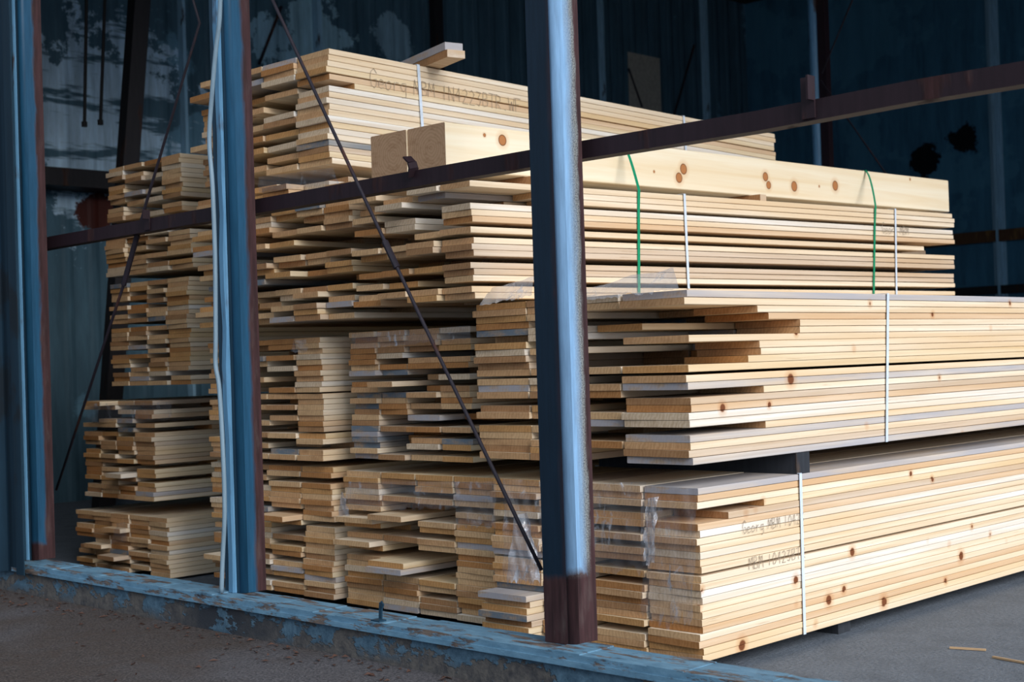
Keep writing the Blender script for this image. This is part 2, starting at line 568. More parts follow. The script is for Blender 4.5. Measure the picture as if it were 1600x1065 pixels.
# ------------------------------------------------------------------ the building
FLOOR, GROUND, SILL = 0.0, 0.045, 0.16
XL, XR, YB, ROOF = -9.0, 1.2, 13.0, 4.7
b = MB(); b.box(-40, 30, -25, 2.54, GROUND - 0.3, GROUND); structure(b.build('floor_outside', M_ground))
b = MB(); b.box(XL, 30, 2.54, YB, FLOOR - 0.3, FLOOR); structure(b.build('floor', M_floor))
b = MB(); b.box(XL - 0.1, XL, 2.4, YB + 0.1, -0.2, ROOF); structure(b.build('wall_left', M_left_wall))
b = MB(); b.box(XL, XR + 0.1, YB, YB + 0.1, -0.2, ROOF); structure(b.build('wall_back', M_back_wall))
b = MB(); b.box(XR, XR + 0.1, 8.0, YB, -0.2, ROOF); structure(b.build('wall_right_light_blocker', M_front_wall))  # unseen wall, added to keep light from the right off the back wall
b = MB(); b.box(XL - 0.2, XR + 0.2, 2.3, YB + 0.2, ROOF, ROOF + 0.1); structure(b.build('ceiling', M_roof))
# ribbed sheet left of the opening, its foot hanging over the curb
b = MB()
x = -5.03
prof = []
while x > XL:
    for dx, dy in ((0, 0), (-0.06, 0), (-0.085, 0.025), (-0.175, 0.025), (-0.2, 0)):
        prof.append((x + dx, 2.500 + dy))
    x -= 0.2
prof = prof[::-1]
prof = prof + [(px_, py_ + 0.004) for px_, py_ in prof[::-1]]
b.prism(prof, 0.125, ROOF - 0.1)
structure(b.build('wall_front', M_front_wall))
# curb and sill
b = MB()
b.box(-9, 1.0, 2.538, 2.66, -0.05, 0.138)
structure(b.build('trim_1', M_curb))
b = MB()
N = 60
for k in range(N):
    x0, x1 = -5.18 + k * (6.2 / N), -5.18 + (k + 1) * (6.2 / N)
    b.box(x0, x1, 2.528, 2.655, 0.139, 0.1585 + 0.003 * math.sin(k * 1.7) * (k % 3 == 0))
b.box(-5.18, 1.02, 2.524, 2.5375, 0.128, 0.1425)
structure(b.build('trim_2', M_sill))


def channel_post(xw, label, web, front, strip=None, top=4.6):
    root = empty('steel_post', (xw, 2.60, SILL))
    tag(root, label, 'post', 'steel posts along the open front')
    w, d, th, r = 0.098, 0.088, 0.007, 0.020
    arc = [(xw - r + r * math.cos(a), 2.6 + r + r * math.sin(a)) for a in [math.radians(q) for q in (-90, -75, -60, -45, -30, -15, 0)]]
    # side web with the rounded corner
    prof = arc + [(xw, 2.6 + d), (xw - th, 2.6 + d), (xw - th, 2.6 + r), (xw - r, 2.6 + th)]
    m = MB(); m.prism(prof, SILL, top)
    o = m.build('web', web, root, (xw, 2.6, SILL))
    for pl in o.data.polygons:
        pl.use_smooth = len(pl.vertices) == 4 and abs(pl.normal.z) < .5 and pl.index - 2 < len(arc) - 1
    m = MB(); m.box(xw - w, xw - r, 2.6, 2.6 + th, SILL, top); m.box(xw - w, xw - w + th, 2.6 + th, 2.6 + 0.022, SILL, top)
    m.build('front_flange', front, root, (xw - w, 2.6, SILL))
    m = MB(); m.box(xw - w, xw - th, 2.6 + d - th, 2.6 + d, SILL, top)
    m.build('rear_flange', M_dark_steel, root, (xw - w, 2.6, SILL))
    return root


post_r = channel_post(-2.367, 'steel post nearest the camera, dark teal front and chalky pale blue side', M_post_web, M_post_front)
post_m = channel_post(-3.768, 'blue steel post with a loose grey cable hanging beside it', M_mid_web, M_blue_front)
post_l = channel_post(-5.146, 'blue steel post beside the ribbed siding at the far end of the opening', M_blue_web, M_blue_front)
POSTX = (-2.367, -3.768, -5.146)
for xw, lab in ((-3.768, 'battered pale blue flashing strip on the cable-side blue post'), (-5.146, 'straight pale blue flashing strip on the post beside the siding')):
    m = MB()
    zs = [SILL + k * 0.12 for k in range(37)]
    wob = 0.006 if xw > -4 else 0.0
    pr = random.Random(3)
    vs, fs = [], []
    for k, z in enumerate(zs):
        ox = wob * pr.uniform(-1, 1)
        for (dx, dy) in ((-0.070, -0.0005), (-0.070, -0.005), (-0.062, -0.010), (-0.040, -0.010), (-0.034, -0.005), (-0.034, -0.0005)):
            vs.append((xw + dx + ox * (dy < -0.001), 2.6 + dy, z))
    n = 6
    for k in range(len(zs) - 1):
        for i in range(n):
            fs.append((k * n + i, k * n + (i + 1) % n, (k + 1) * n + (i + 1) % n, (k + 1) * n + i))
    fs.append(tuple(range(n - 1, -1, -1))); fs.append(tuple((len(zs) - 1) * n + i for i in range(n)))
    m.add(vs, fs)
    o = m.build('flashing_strip', M_strip, None, (xw, 2.6, SILL))
    tag(o, lab, 'flashing', 'flashing strips on the posts')

# loose cable beside the middle post
cp = []
for px, py in ((345, -40), (343, 30), (337, 80), (331, 150), (327, 220), (332, 290), (336, 400), (337, 520), (337, 570), (343, 610), (349, 720), (351, 800), (348, 870), (346, 925)):
    cp.append(on_y(px, py, 2.555))
m = MB()
sm = []
for i in range(len(cp) - 1):
    p0, p1, p2, p3 = cp[max(i - 1, 0)], cp[i], cp[i + 1], cp[min(i + 2, len(cp) - 1)]
    for k in range(5):
        u = k / 5
        sm.append(0.5 * ((2 * p1) + (p2 - p0) * u + (2 * p0 - 5 * p1 + 4 * p2 - p3) * u * u + (3 * p1 - p0 - 3 * p2 + p3) * u ** 3))
sm.append(cp[-1])
m.tube(sm, 0.0075, 8)
tag(m.build('loose_cable', M_cable, None, smooth=True), 'thin pale grey cable dangling down the side of the blue post', 'cable')

# ------------------------------------------------------------------ girt with its brackets
groot = empty('wall_girt', (-2.37, 2.70, 1.36))
tag(groot, 'long rusty purple-brown rail crossing the opening behind the posts', 'rail')
GY = 2.72
gp = [on_y(-40, 402, GY), on_y(80, 378, GY), on_y(400, 322, GY), on_y(640, 280, GY), on_y(860, 242, GY), on_y(1180, 189, GY), on_y(1420, 143, GY), on_y(1600, 113, GY), on_y(1760, 84, GY)]
gp.append(gp[-1] + (gp[-1] - gp[-2]) * 6)
m = MB()
vs, fs = [], []
for p in gp:
    for dy, dz in ((0, -0.023), (0, 0.023), (0.006, 0.023), (0.006, -0.017), (0.045, -0.017), (0.045, -0.023)):
        vs.append((p.x, p.y + dy, p.z + dz))
n = 6
for k in range(len(gp) - 1):
    for i in range(n):
        fs.append(((k + 1) * n + i, (k + 1) * n + (i + 1) % n, k * n + (i + 1) % n, k * n + i))
fs.append(tuple(range(n))); fs.append(tuple((len(gp) - 1) * n + i for i in range(n - 1, -1, -1)))
m.add(vs, fs)
m.build('rail', M_rust, groot, tuple(groot.location))


def g_at(px):
    for a, c in zip(gp, gp[1:]):
        pass
    t_ = on_y(px, 270, GY).x
    for a, c in zip(gp, gp[1:]):
        if a.x <= t_ <= c.x:
            return a.lerp(c, (t_ - a.x) / (c.x - a.x))


# bent tab that sticks up like a hook
h = g_at(648)
m = MB()
pts = [(h.x - 0.008, GY - 0.002, h.z + 0.005), (h.x + 0.004, GY - 0.008, h.z + 0.028), (h.x + 0.002, GY - 0.012, h.z + 0.045), (h.x - 0.014, GY - 0.016, h.z + 0.062)]
for a, c in zip(pts, pts[1:]):
    m.obox(a, c, 0.005, 0.034, Vector((0, 1, 0)))
m.build('bracket', M_rust, groot, tuple(groot.location))['label'] = 'bent hook-shaped tab'
for px, hh in ((1268, 0.052), (229, 0.03)):
    h = g_at(px)
    m = MB()
    m.box(h.x - 0.017, h.x + 0.017, GY - 0.006, GY - 0.001, h.z - 0.018, h.z + 0.022 + hh)
    m.box(h.x + 0.012, h.x + 0.017, GY - 0.03, GY - 0.006, h.z + 0.02, h.z + 0.022 + hh)
    m.build('bracket', M_rust, groot, tuple(groot.location))

# ------------------------------------------------------------------ bracing rods
a, c = on_y(412, -30, 2.66), on_y(846, 890, 2.66)
rt = empty('bracing_rod', tuple(a)); tag(rt, 'thin rusty bracing rod slanting down to the near post foot', 'rod', 'bracing rods in the opening')
m = MB()
pts = [a.lerp(c, k / 12) + Vector((0, 0, -0.012 * math.sin(math.pi * k / 12))) for k in range(13)]
m.tube(pts, 0.0055, 8); m.build('rod', M_rod, rt, tuple(a), smooth=True)
m = MB(); p0, p1 = a.lerp(c, 0.485), a.lerp(c, 0.53); dz = Vector((0, 0, -0.012)); m.tube([p0 + dz, p1 + dz], 0.0095, 6); m.build('turnbuckle', M_rod, rt, tuple(a))
a, c = on_y(312, 36, 2.75), on_y(88, 765, 2.75)
rt = empty('bracing_rod', tuple(a)); tag(rt, 'thin rusty bracing rod slanting in front of the far dark stacks', 'rod', 'bracing rods in the opening')
m = MB(); k1 = on_y(227, 322, 2.75); k2 = on_y(193, 445, 2.75)
m.tube([on_y(285, -60, 2.75), a, a.lerp(k1, 0.5), k1, k2, c], [.005, .005, .005, .006, .006, .005], 8); m.build('rod', M_rod, rt, tuple(a), smooth=True)
m = MB(); m.tube([k1.lerp(k2, 0.35), k2], 0.010, 6); m.build('turnbuckle', M_rod, rt, tuple(a))

# ------------------------------------------------------------------ bundles of boards
LEV = {'0': (0.0, 0.009), 'P': (-0.065, 0.02), 'r': (0.11, 0.04), 'R': (0.33, 0.06), 'D': (0.54, 0.01)}


def rand_pat(n, pr, seed):
    q = random.Random(seed)
    s = ''
    for _ in range(n):
        u = q.random()
        s += 'R' if u < pr * .6 else ('r' if u < pr else ('P' if u < pr + .06 else '0'))
    return s


# name, front Y, right X, bottom z, columns (widths from the near side), pitch, length, slope, extra gap before a layer, patterns, phrase, column phrases
def colnames(k):
    o = ['near', 'second', 'third', 'fourth', 'fifth', 'sixth']
    return ['corner column' if i == 0 else o[i] + ' column from corner' for i in range(k)]


AFTERPOST = ['corner column', 'second column from corner', 'column behind the near post', 'column beside the near post']
BUNDLES = [
    dict(n='A1', y=3.07, x=-2.330, z=0.041, cols=(.190, .204, .190, .204), pitch=.01925, L=3.66, s=0.0, gaps={12: .006},
         pats=('000Rr0000000000000000000', '000R00R0R00R0R000000R000', '0R00R0R00R0000R00R000000', '000R00R0000000000PPPPPPP'),
         ph='film-wrapped bottom bundle', cn=AFTERPOST),
    dict(n='A1b', y=3.10, x=-3.140, z=0.050, cols=(.180, .178, .180, .195), pitch=.0190, L=3.66, s=0.0, gaps={},
         pats=('00000R000000000000000000', '000R0RRR00R00RRRRR00R000', '00RR0RrP RR0RRRPPR000000'.replace(' ', 'R')[:24], '0000000RP0r0P0R000000000'),
         ph='bottom middle bundle', cn=colnames(4)),
    dict(n='A2', y=3.05, x=-2.330, z=0.571, cols=(.235, .175, .185, .225), pitch=.0202, L=3.66, s=0.0, gaps={11: .007},
         pats=('00RRDD0RRR000R0000R0000', '00RDrDDDDD0R00DR00RR0RR', '000D00D0DD0000D00R0R000', '00000r00000000R00R00000'),
         ph='ragged second-tier bundle', cn=AFTERPOST),
    dict(n='A2b', y=3.10, x=-3.225, z=0.550, cols=(.145, .160, .140, .145), pitch=.0187, L=3.66, s=0.0, jit=.016, gaps={},
         pats=('0R00R00R0R0000RrR0R00R0', '0000R00RrRr0r0R0R0R00R0', '00000R00RPR0000rR0rrrR0', '00000000R00000000000000'),
         ph='second-tier middle bundle', cn=colnames(4)),
    dict(n='A3', y=2.98, x=-3.075, z=1.057, cols=(.138, .138, .148, .140), pitch=.0193, L=3.04, s=0.007, fan=.033, jit=.03,
         gaps={3: .010, 6: .014, 7: .012, 10: .018, 13: .014, 0: 0},
         pats=('0RR000000000000', '00RRRR000R0RR00', 'R00R00R00R0R00R', '0R00R0R00R0R000'),
         ph='green-strapped bundle', cn=colnames(4)),
    dict(n='B1', y=3.08, x=-3.915, z=0.058, cols=(.175, .190, .185, .190), pitch=.0191, L=3.0, s=0.0, gaps={},
         pats=('00R0000000R0000000000000', '00r00000RP0RR0R00R000R00', '0R0R000R00R00000R00R0r00', rand_pat(24, .25, 5)),
         ph='bottom bundle behind the cable post', cn=colnames(4)),
    dict(n='B2', y=3.05, x=-3.915, z=0.540, cols=(.150, .170, .180, .190), pitch=.0191, L=3.0, s=0.0, gaps={10: .004, 17: .005},
         pats=('0000000000000000000r000'[:22], '00R0R0RRR00r0R0rR0Rr00'[:22], '0rR00RR0RR0R0RR0R0R0r0', rand_pat(22, .25, 9)),
         ph='second-tier bundle behind the cable post', cn=colnames(4)),
    dict(n='B3', y=3.00, x=-3.668, z=1.025, cols=(.145, .141, .155, .150, .150, .145), pitch=.0193, L=3.0, s=0.0, jit=.045, gaps={12: .03, 17: .02},
         pats=('RR00R00000RR0R00r0R00R0'[:23], 'r0RR0000R0RR00R0R00R000', 'R00RR00RR0R000R0R00R0R0', '0R00RR000RR0R00R00R0R00', rand_pat(23, .3, 2).replace('P', '0'), rand_pat(23, .25, 3).replace('P', '0')),
         ph='third-tier bundle under the lettered one', cn=colnames(6)),
    dict(n='B4', y=3.08, x=-3.868, z=1.568, cols=(.185, .195, .205, .190), pitch=.0209, L=2.72, s=-0.0176, gaps={4: .003},
         pats=('00000r0000000000000', '0000R0RRR00R0R0R0R0', '0R0RrRR0RR0R0R0RR0R', rand_pat(19, .15, 4)),
         ph='pencil-lettered top bundle', cn=colnames(4)),
    dict(n='C1', y=3.20, x=-5.165, z=0.010, cols=(.150, .155, .150, .150, .150), pitch=.0192, L=3.0, s=0.0, gaps={},
         pats=('0000000000000', '0000000r00R0r', '000P00000P0R0', '0000000P00RR0', '00r000rR00R00'),
         ph='far bottom bundle', cn=colnames(5)),
    dict(n='C2', y=3.20, x=-5.255, z=0.325, cols=(.150, .140, .145, .145), pitch=.0192, L=3.0, s=0.0, gaps={},
         pats=('0R00R0R0000000R00R0000'[:22], '0r0R0r0R0000R0rRP0R000', 'P0RR00R0r00R00R0R00000', '00RRR0R000r0000000R000'),
         ph='far second-tier bundle', cn=colnames(4)),
    dict(n='C3', y=3.20, x=-4.965, z=0.812, cols=(.165, .145, .150, .150), pitch=.0191, L=3.0, s=0.0, gaps={},
         pats=('00000000000000000000R00', '0R0R0r000R0R00r0R0000R0', '00R0R00r0R000R0R0rR0000', '0000R0R00R00000R000R000'),
         ph='far third-tier bundle', cn=colnames(4)),
    dict(n='C4', y=3.20, x=-4.930, z=1.285, cols=(.170, .165, .165, .170), pitch=.0195, L=3.0, s=0.0, gaps={},
         pats=('00R00000r00', '0R0R0RR0R00', '0r00R0R0000', '00000000000'),
         ph='far fourth-tier bundle', cn=colnames(4)),
    dict(n='C5', y=3.20, x=-4.985, z=1.520, cols=(.150, .145, .150, .140), pitch=.0195, L=3.0, s=0.0, gaps={},
         pats=('000000000R00', '0RR0RR0R0RR0', '0R00RR0R0RR0', '000r0000R000'),
         ph='far topmost bundle', cn=colnames(4)),
]
ORD = ['top', 'second', 'third', 'fourth', 'fifth', 'sixth', 'seventh', 'eighth', 'ninth', 'tenth', 'eleventh', 'twelfth', 'thirteenth', 'fourteenth',
       'fifteenth', 'sixteenth', 'seventeenth', 'eighteenth', 'nineteenth', 'twentieth', 'twenty-first', 'twenty-second', 'twenty-third', 'twenty-fourth',
       'twenty-fifth', 'twenty-sixth']
TONE = {('A1', 0, 0): 6, ('A2', 0, 0): 6, ('A2', 0, 12): 6, ('A2', 0, 19): 6, ('A2', 0, 16): 5, ('B4', 0, 8): 5, ('B4', 0, 11): 5, ('B4', 0, 13): 5,
        ('A1', 0, 9): 5, ('A2b', 3, 17): 7, ('A2b', 3, 19): 7, ('A2b', 3, 20): 7, ('A2b', 3, 11): 7, ('B1', 2, 8): 7, ('B1', 1, 8): 7, ('B2', 2, 20): 7,
        ('B2', 0, 8): 5, ('A2b', 2, 4): 5, ('B2', 1, 5): 5, ('B3', 1, 4): 7, ('A1b', 2, 16): 6, ('C1', 0, 7): 5}

boards = []
for B in BUNDLES:
    q = random.Random(sum(ord(ch) for ch in B['n']) * 31)
    nl = min(len(p) for p in B['pats'])
    # layers from the bottom up
    z = B['z']
    lay = [0] * nl
    for i in range(nl - 1, -1, -1):
        lay[i] = z
        z += B['pitch'] + B['gaps'].get(i, 0)
    B['top'] = z - B['gaps'].get(0, 0)
    xr = B['x']
    for ci, w in enumerate(B['cols']):
        for i in range(nl):
            ch = B['pats'][ci][i]
            mu, sg = LEV[ch]
            slack = q.uniform(.003, .010)
            off = q.uniform(0, min(slack, .004) if ci == 0 else slack)
            x1 = xr - off
            x0 = xr - w + (slack - off) + .001
            if ch == '0' and ci > 0:
                sg = B.get('jit', sg)
            y0 = B['y'] + mu + q.uniform(-sg, sg)
            y1 = B['y'] + B['L'] + q.uniform(-.012, .012)
            if B['n'] == 'A3' and ci == 0 and i == 6:
                y1 -= .28
            tone = TONE.get((B['n'], ci, i))
            if tone is None:
                tone = q.choices(range(8), PINE_W)[0]
            boards.append(dict(B=B, c=ci, i=i, x0=x0, x1=x1, y0=y0, y1=y1, z0=lay[i], z1=lay[i] + B['pitch'] - q.uniform(.0006, .0016), t=tone, sk=q.uniform(-.004, .004), ch=ch))
        xr -= w


def board_geo(bd):
    """a sawn board: chamfered long edges, ends not quite square"""
    c = .0014
    x0, x1, z0, z1 = bd['x0'], bd['x1'], bd['z0'], bd['z1']
    prof = [(x0 + c, z0), (x1 - c, z0), (x1, z0 + c), (x1, z1 - c), (x1 - c, z1), (x0 + c, z1), (x0, z1 - c), (x0, z0 + c)]
    s, yy = bd['B']['s'] + bd['B'].get('fan', 0) * (z0 - bd['B']['z']), bd['B']['y']
    vs = []
    for y, k in ((bd['y0'], 1), (bd['y1'], -1)):
        for (x, zz) in prof:
            y_ = y + bd['sk'] * k * (1 if x > (x0 + x1) / 2 else -1)
            vs.append((x, y_, zz + s * (y_ - yy)))
    fs = [tuple(range(8)), tuple(range(15, 7, -1))]
    fs += [((i + 1) % 8, i, 8 + i, 8 + (i + 1) % 8) for i in range(8)]
    return vs, fs


# which boards show most: look from the camera through a grid of rays
allv, allf, owner = [], [], []
for k, bd in enumerate(boards):
    vs, fs = board_geo(bd)
    o_ = len(allv)
    allv += vs
    allf += [tuple(i + o_ for i in f) for f in fs]
    owner += [k] * len(fs)
blk = MB()
for xw in POSTX:
    blk.box(xw - .098, xw, 2.6, 2.695, 0, 4)
blk.box(-9, 1, 2.47, 2.66, 0, .158)
o_ = len(allv)
allv += blk.v
allf += [tuple(i + o_ for i in f) for f in blk.f]
owner += [-1] * len(blk.f)
tree = BVHTree.FromPolygons(allv, allf)
seen = [0] * len(boards)
eye = Vector((0, 0, CAMZ))
for gy in range(2, IH, 4):
    for gx in range(2, IW, 4):
        hit = tree.ray_cast(eye, ray(gx, gy).normalized())
        if hit[2] is not None and owner[hit[2]] >= 0:
            seen[owner[hit[2]]] += 1
rank = sorted(range(len(boards)), key=lambda k: -seen[k])
own = set(rank[:300])
rest = MB()
used = set()
for k, bd in enumerate(boards):
    vs, fs = board_geo(bd)
    if k in own:
        m = MB()
        m.add(vs, fs)
        o = m.build('pine_board', PINE[bd['t']][1], None, (bd['x1'], bd['y0'], bd['z0']))
        B = bd['B']
        where = {'0': '', 'P': 'jutting ', 'r': 'recessed ', 'R': 'recessed ', 'D': 'deeply recessed '}[bd['ch']]
        lab = '%s%s pine board, %s layer, %s, %s' % (where, PINE[bd['t']][0], ORD[bd['i']], B['cn'][bd['c']], B['ph'])
        assert lab not in used, lab
        used.add(lab)
        tag(o, lab, 'board', 'boards of the ' + B['ph'])
    else:
        rest.add(vs, fs, bd['t'])
o = rest.build('stacked_boards', [p[1] for p in PINE])
tag(o, 'remaining sawn pine boards packed between and behind the others in the stacks', 'boards', None, 'stuff')
print('boards', len(boards), 'seen', sum(1 for s in seen if s), 'cut', seen[rank[299]])

# ------------------------------------------------------------------ two big square timbers on the green-strapped bundle


def mat_timber():
    t = MT('timber_pine')
    p = t.pos()
    side, end = (0.84, 0.74, 0.56), (0.50, 0.30, 0.17)
    grain = t.noise(t.scale(p, (14, 0.8, 26)), 1.0, 4, 0.6, 0.5)
    c = t.mix(t.step(grain, 0.35, 0.75), side, (side[0] * .90, side[1] * .78, side[2] * .62))
    cur = None
    for px, py, r in ((785, 219, .018), (757, 211, .006), (1068, 264, .020), (1061, 277.5, .019), (1196, 276, .018), (1201, 289, .016), (1241, 291, .021), (1305, 290, .021), (1022, 268, .005), (1280, 291, .005), (1422, 280, .006)):
        d = t.n.new('ShaderNodeVectorMath')
        d.operation = 'DISTANCE'
        t.link(p, d.inputs[0])
        d.inputs[1].default_value = on_x(px, py, -3.180)
        k = t.math('DIVIDE', d.outputs['Value'], r)
        cur = k if cur is None else t.math('MINIMUM', cur, k)
    c = t.mix(t.math('MULTIPLY', t.step(cur, 2.0, 1.0), 0.5), c, (0.62, 0.36, 0.17))
    ring = t.math('MULTIPLY', t.step(cur, 1.05, 0.95), 1.0)
    kc = t.mix(t.step(cur, 0.75, 0.95), (0.42, 0.17, 0.06), (0.13, 0.045, 0.02))
    c = t.mix(ring, c, kc)
    w = t.n.new('ShaderNodeTexWave')
    w.wave_type = 'RINGS'
    w.rings_direction = 'Y'
    t.link(t.scale(t.obj(), (1, 0, 1)), w.inputs['Vector'])
    w.inputs['Scale'].default_value = 30
    w.inputs['Distortion'].default_value = 5
    w.inputs['Detail'].default_value = 2
    bl = t.noise(t.scale(p, (24, 4, 40)), 1.0, 5, 0.7)
    e = t.mix(t.math('MULTIPLY', w.outputs['Fac'], 0.35), end, (end[0] * .62, end[1] * .55, end[2] * .5))
    e = t.mix(t.math('MULTIPLY', t.step(bl, 0.5, 0.75), 0.7), e, (0.26, 0.12, 0.05))
    g = t.n.new('ShaderNodeNewGeometry')
    isend = t.math('GREATER_THAN', t.math('ABSOLUTE', t.sep(g.outputs['True Normal'])[1]), 0.7)
    t.bump(t.math('ADD', grain, bl), 0.25, 0.002)
    return t.finish(t.mix(isend, c, e), 0.75, 0, 0.2)


M_timber = mat_timber()
BT = [B for B in BUNDLES if B['n'] == 'A3'][0]['top']
tz0, tz1 = 1.457, 1.457 + .147
for k, (x1, x0, lab) in enumerate(((-3.180, -3.353, 'thick square timber with big knots along its side, nearer of two'), (-3.355, -3.528, 'thick square timber tucked behind the knotty one on the strapped bundle'))):
    m = MB()
    c = .003
    prof = [(x0 + c, tz0), (x1 - c, tz0), (x1, tz0 + c), (x1, tz1 - c), (x1 - c, tz1), (x0 + c, tz1), (x0, tz1 - c), (x0, tz0 + c)]
    vs = [(x, y, z + .0125 * (y - 2.98)) for y in (2.98 - .004 * k, 6.19) for x, z in prof]
    m.add(vs, [tuple(range(8)), tuple(range(15, 7, -1))] + [((i + 1) % 8, i, 8 + i, 8 + (i + 1) % 8) for i in range(8)])
    tag(m.build('square_timber', M_timber, None, ((x0 + x1) / 2 + .02, 2.98, (tz0 + tz1) / 2)), lab, 'timber', 'pair of square timbers')
for y_, lab in ((3.35, 'thin pine stick under the timbers, close to their sawn ends'), (4.6, 'thin pine stick under the timbers, halfway along')):
    m = MB(); z_ = BT + .0188 * (y_ - 2.98) + .0022; m.box(-3.60, -3.13, y_ - .02, y_ + .02, z_, tz0 + .0125 * (y_ - 2.98) - .0016)
    tag(m.build('spacer_stick', PINE[4][1], None, (-3.13, y_, z_)), lab, 'stick', 'sticks under the timbers')

# ------------------------------------------------------------------ straps


def strap(y, xr, xl, z0, z1, w, mat, label, group, lean=0.0, bow=0.0, under=True):
    """a flat band round a bundle: down the near side, over the top, down the far side and under"""
    th = .0012
    m = MB()
    side = []
    n = 8
    for k in range(n + 1):
        u = k / n
        side.append((xr + .001, y + lean * u + bow * math.sin(math.pi * u) - 0.0, z1 - (z1 - z0) * u))
    for (a, c) in zip(side, side[1:]):
        m.add([(a[0], a[1] - w / 2, a[2]), (a[0], a[1] + w / 2, a[2]), (c[0], c[1] + w / 2, c[2]), (c[0], c[1] - w / 2, c[2]),
               (a[0] + th, a[1] - w / 2, a[2]), (a[0] + th, a[1] + w / 2, a[2]), (c[0] + th, c[1] + w / 2, c[2]), (c[0] + th, c[1] - w / 2, c[2])],
              [(0, 1, 2, 3), (7, 6, 5, 4), (0, 3, 7, 4), (1, 5, 6, 2), (0, 4, 5, 1), (3, 2, 6, 7)])
    m.box(xl - .002, xr + .002, y - w / 2, y + w / 2, z1 + .0005, z1 + .0005 + th)
    m.box(xl - .003, xl - .001, y - w / 2, y + w / 2, z0, z1)
    o = m.build('strap', mat, None, (xr, y, z0))
    tag(o, label, 'strap', group)


def slope_z(z, s, y, y0):
    return z + s * (y - y0)


GS = 'green straps round the timbers and bundle'
WS = 'white straps round the bundles'
for px0, py0, px1, py1, lab in ((972, 225, 998, 437, 'green plastic strap round the timbers, nearer to the front post'), (1353, 268, 1365, 458, 'green plastic strap round the timbers, near their far end')):
    a, c = on_x(px0, py0, -3.178), on_x(px1, py1, -3.072)
    # the band leaves the timber edge and slants out to the wider bundle below
    th, w = .0014, .013
    zt = tz1 + .0125 * (a.y - 2.98) + .001
    zb = BT + .0188 * (a.y - 2.98)
    path = []
    for k in range(9):
        u = k / 8
        path.append((-3.1785 + .107 * u ** .8, a.y + (c.y - a.y) * (.75 * u), zt - (zt - zb - .003) * u))
    for k in range(1, 7):
        u = k / 6
        path.append((-3.0735, a.y + (c.y - a.y) * (.75 + .25 * u), zb + .003 - (zb - 1.065) * u))
    m = MB()
    for p, q_ in zip(path, path[1:]):
        vs = []
        for P in (p, q_):
            vs += [(P[0], P[1] - w / 2, P[2]), (P[0], P[1] + w / 2, P[2]), (P[0] + th, P[1] + w / 2, P[2] + th * .3), (P[0] + th, P[1] - w / 2, P[2] + th * .3)]
        m.add(vs, [(0, 1, 2, 3), (7, 6, 5, 4), (0, 4, 5, 1), (1, 5, 6, 2), (2, 6, 7, 3), (3, 7, 4, 0)])
    m.box(-3.531, -3.177, a.y - w / 2, a.y + w / 2, zt, zt + th)
    m.box(-3.5315, -3.5295, a.y - w / 2, a.y + w / 2, tz0 + .035, zt)
    tag(m.build('strap', M_green, None, (-3.075, a.y, 1.1)), lab, 'strap', GS)
A3 = [B for B in BUNDLES if B['n'] == 'A3'][0]
for px0, py0, px1, py1, lab in ((1068, 285, 1075, 442, 'white plastic strap beside the nearer green strap'), (1398, 320, 1400, 460, 'white plastic strap beside the far green strap')):
    a, c = on_x(px0, py0, -3.074), on_x(px1, py1, -3.074)
    strap(a.y, -3.073, -3.642, c.z - .02, slope_z(BT, .0188, a.y, 2.98) + .001, .012, M_white, lab, WS, c.y - a.y)
for (px, py, qx, qy, xx, bn, lab) in ((653, 103, 663, 190, -3.867, 'B4', 'white plastic strap crossing the pencil lettering'), (1068, 185, 1080, 235, -3.867, 'B4', 'white plastic strap at the far end of the lettered top bundle'),
                                      (1387, 468, 1385, 694, -2.329, 'A2', 'white plastic strap on the ragged second-tier bundle'), (1250, 742, 1257, 1000, -2.329, 'A1', 'white plastic strap on the film-wrapped bottom bundle')):
    B = [q_ for q_ in BUNDLES if q_['n'] == bn][0]
    a, c = on_x(px, py, xx), on_x(qx, qy, xx)
    if bn == 'B4':
        c = Vector((xx, a.y + .02, B['z']))
    strap(a.y, xx + .0005, xx - sum(B['cols']), slope_z(B['z'], B['s'], a.y, B['y']), slope_z(B['top'], B['s'], a.y, B['y']), .013, M_white, lab, WS, c.y - a.y)

# bearers under and between the bundles
m = MB(); m.box(-3.10, -2.335, 3.555, 3.625, .5055, .570)
tag(m.build('bearer', M_bearer, None, (-2.34, 3.59, .51)), 'dark square bearer between the bottom and ragged second-tier bundles', 'bearer', 'bearers under the bundles')
m = MB(); m.box(-3.9, -2.36, 3.79, 3.86, .0, .040)
tag(m.build('bearer', M_bearer, None, (-2.34, 3.83, .0)), 'dark bearer lying on the concrete floor under the bottom bundle', 'bearer', 'bearers under the bundles')

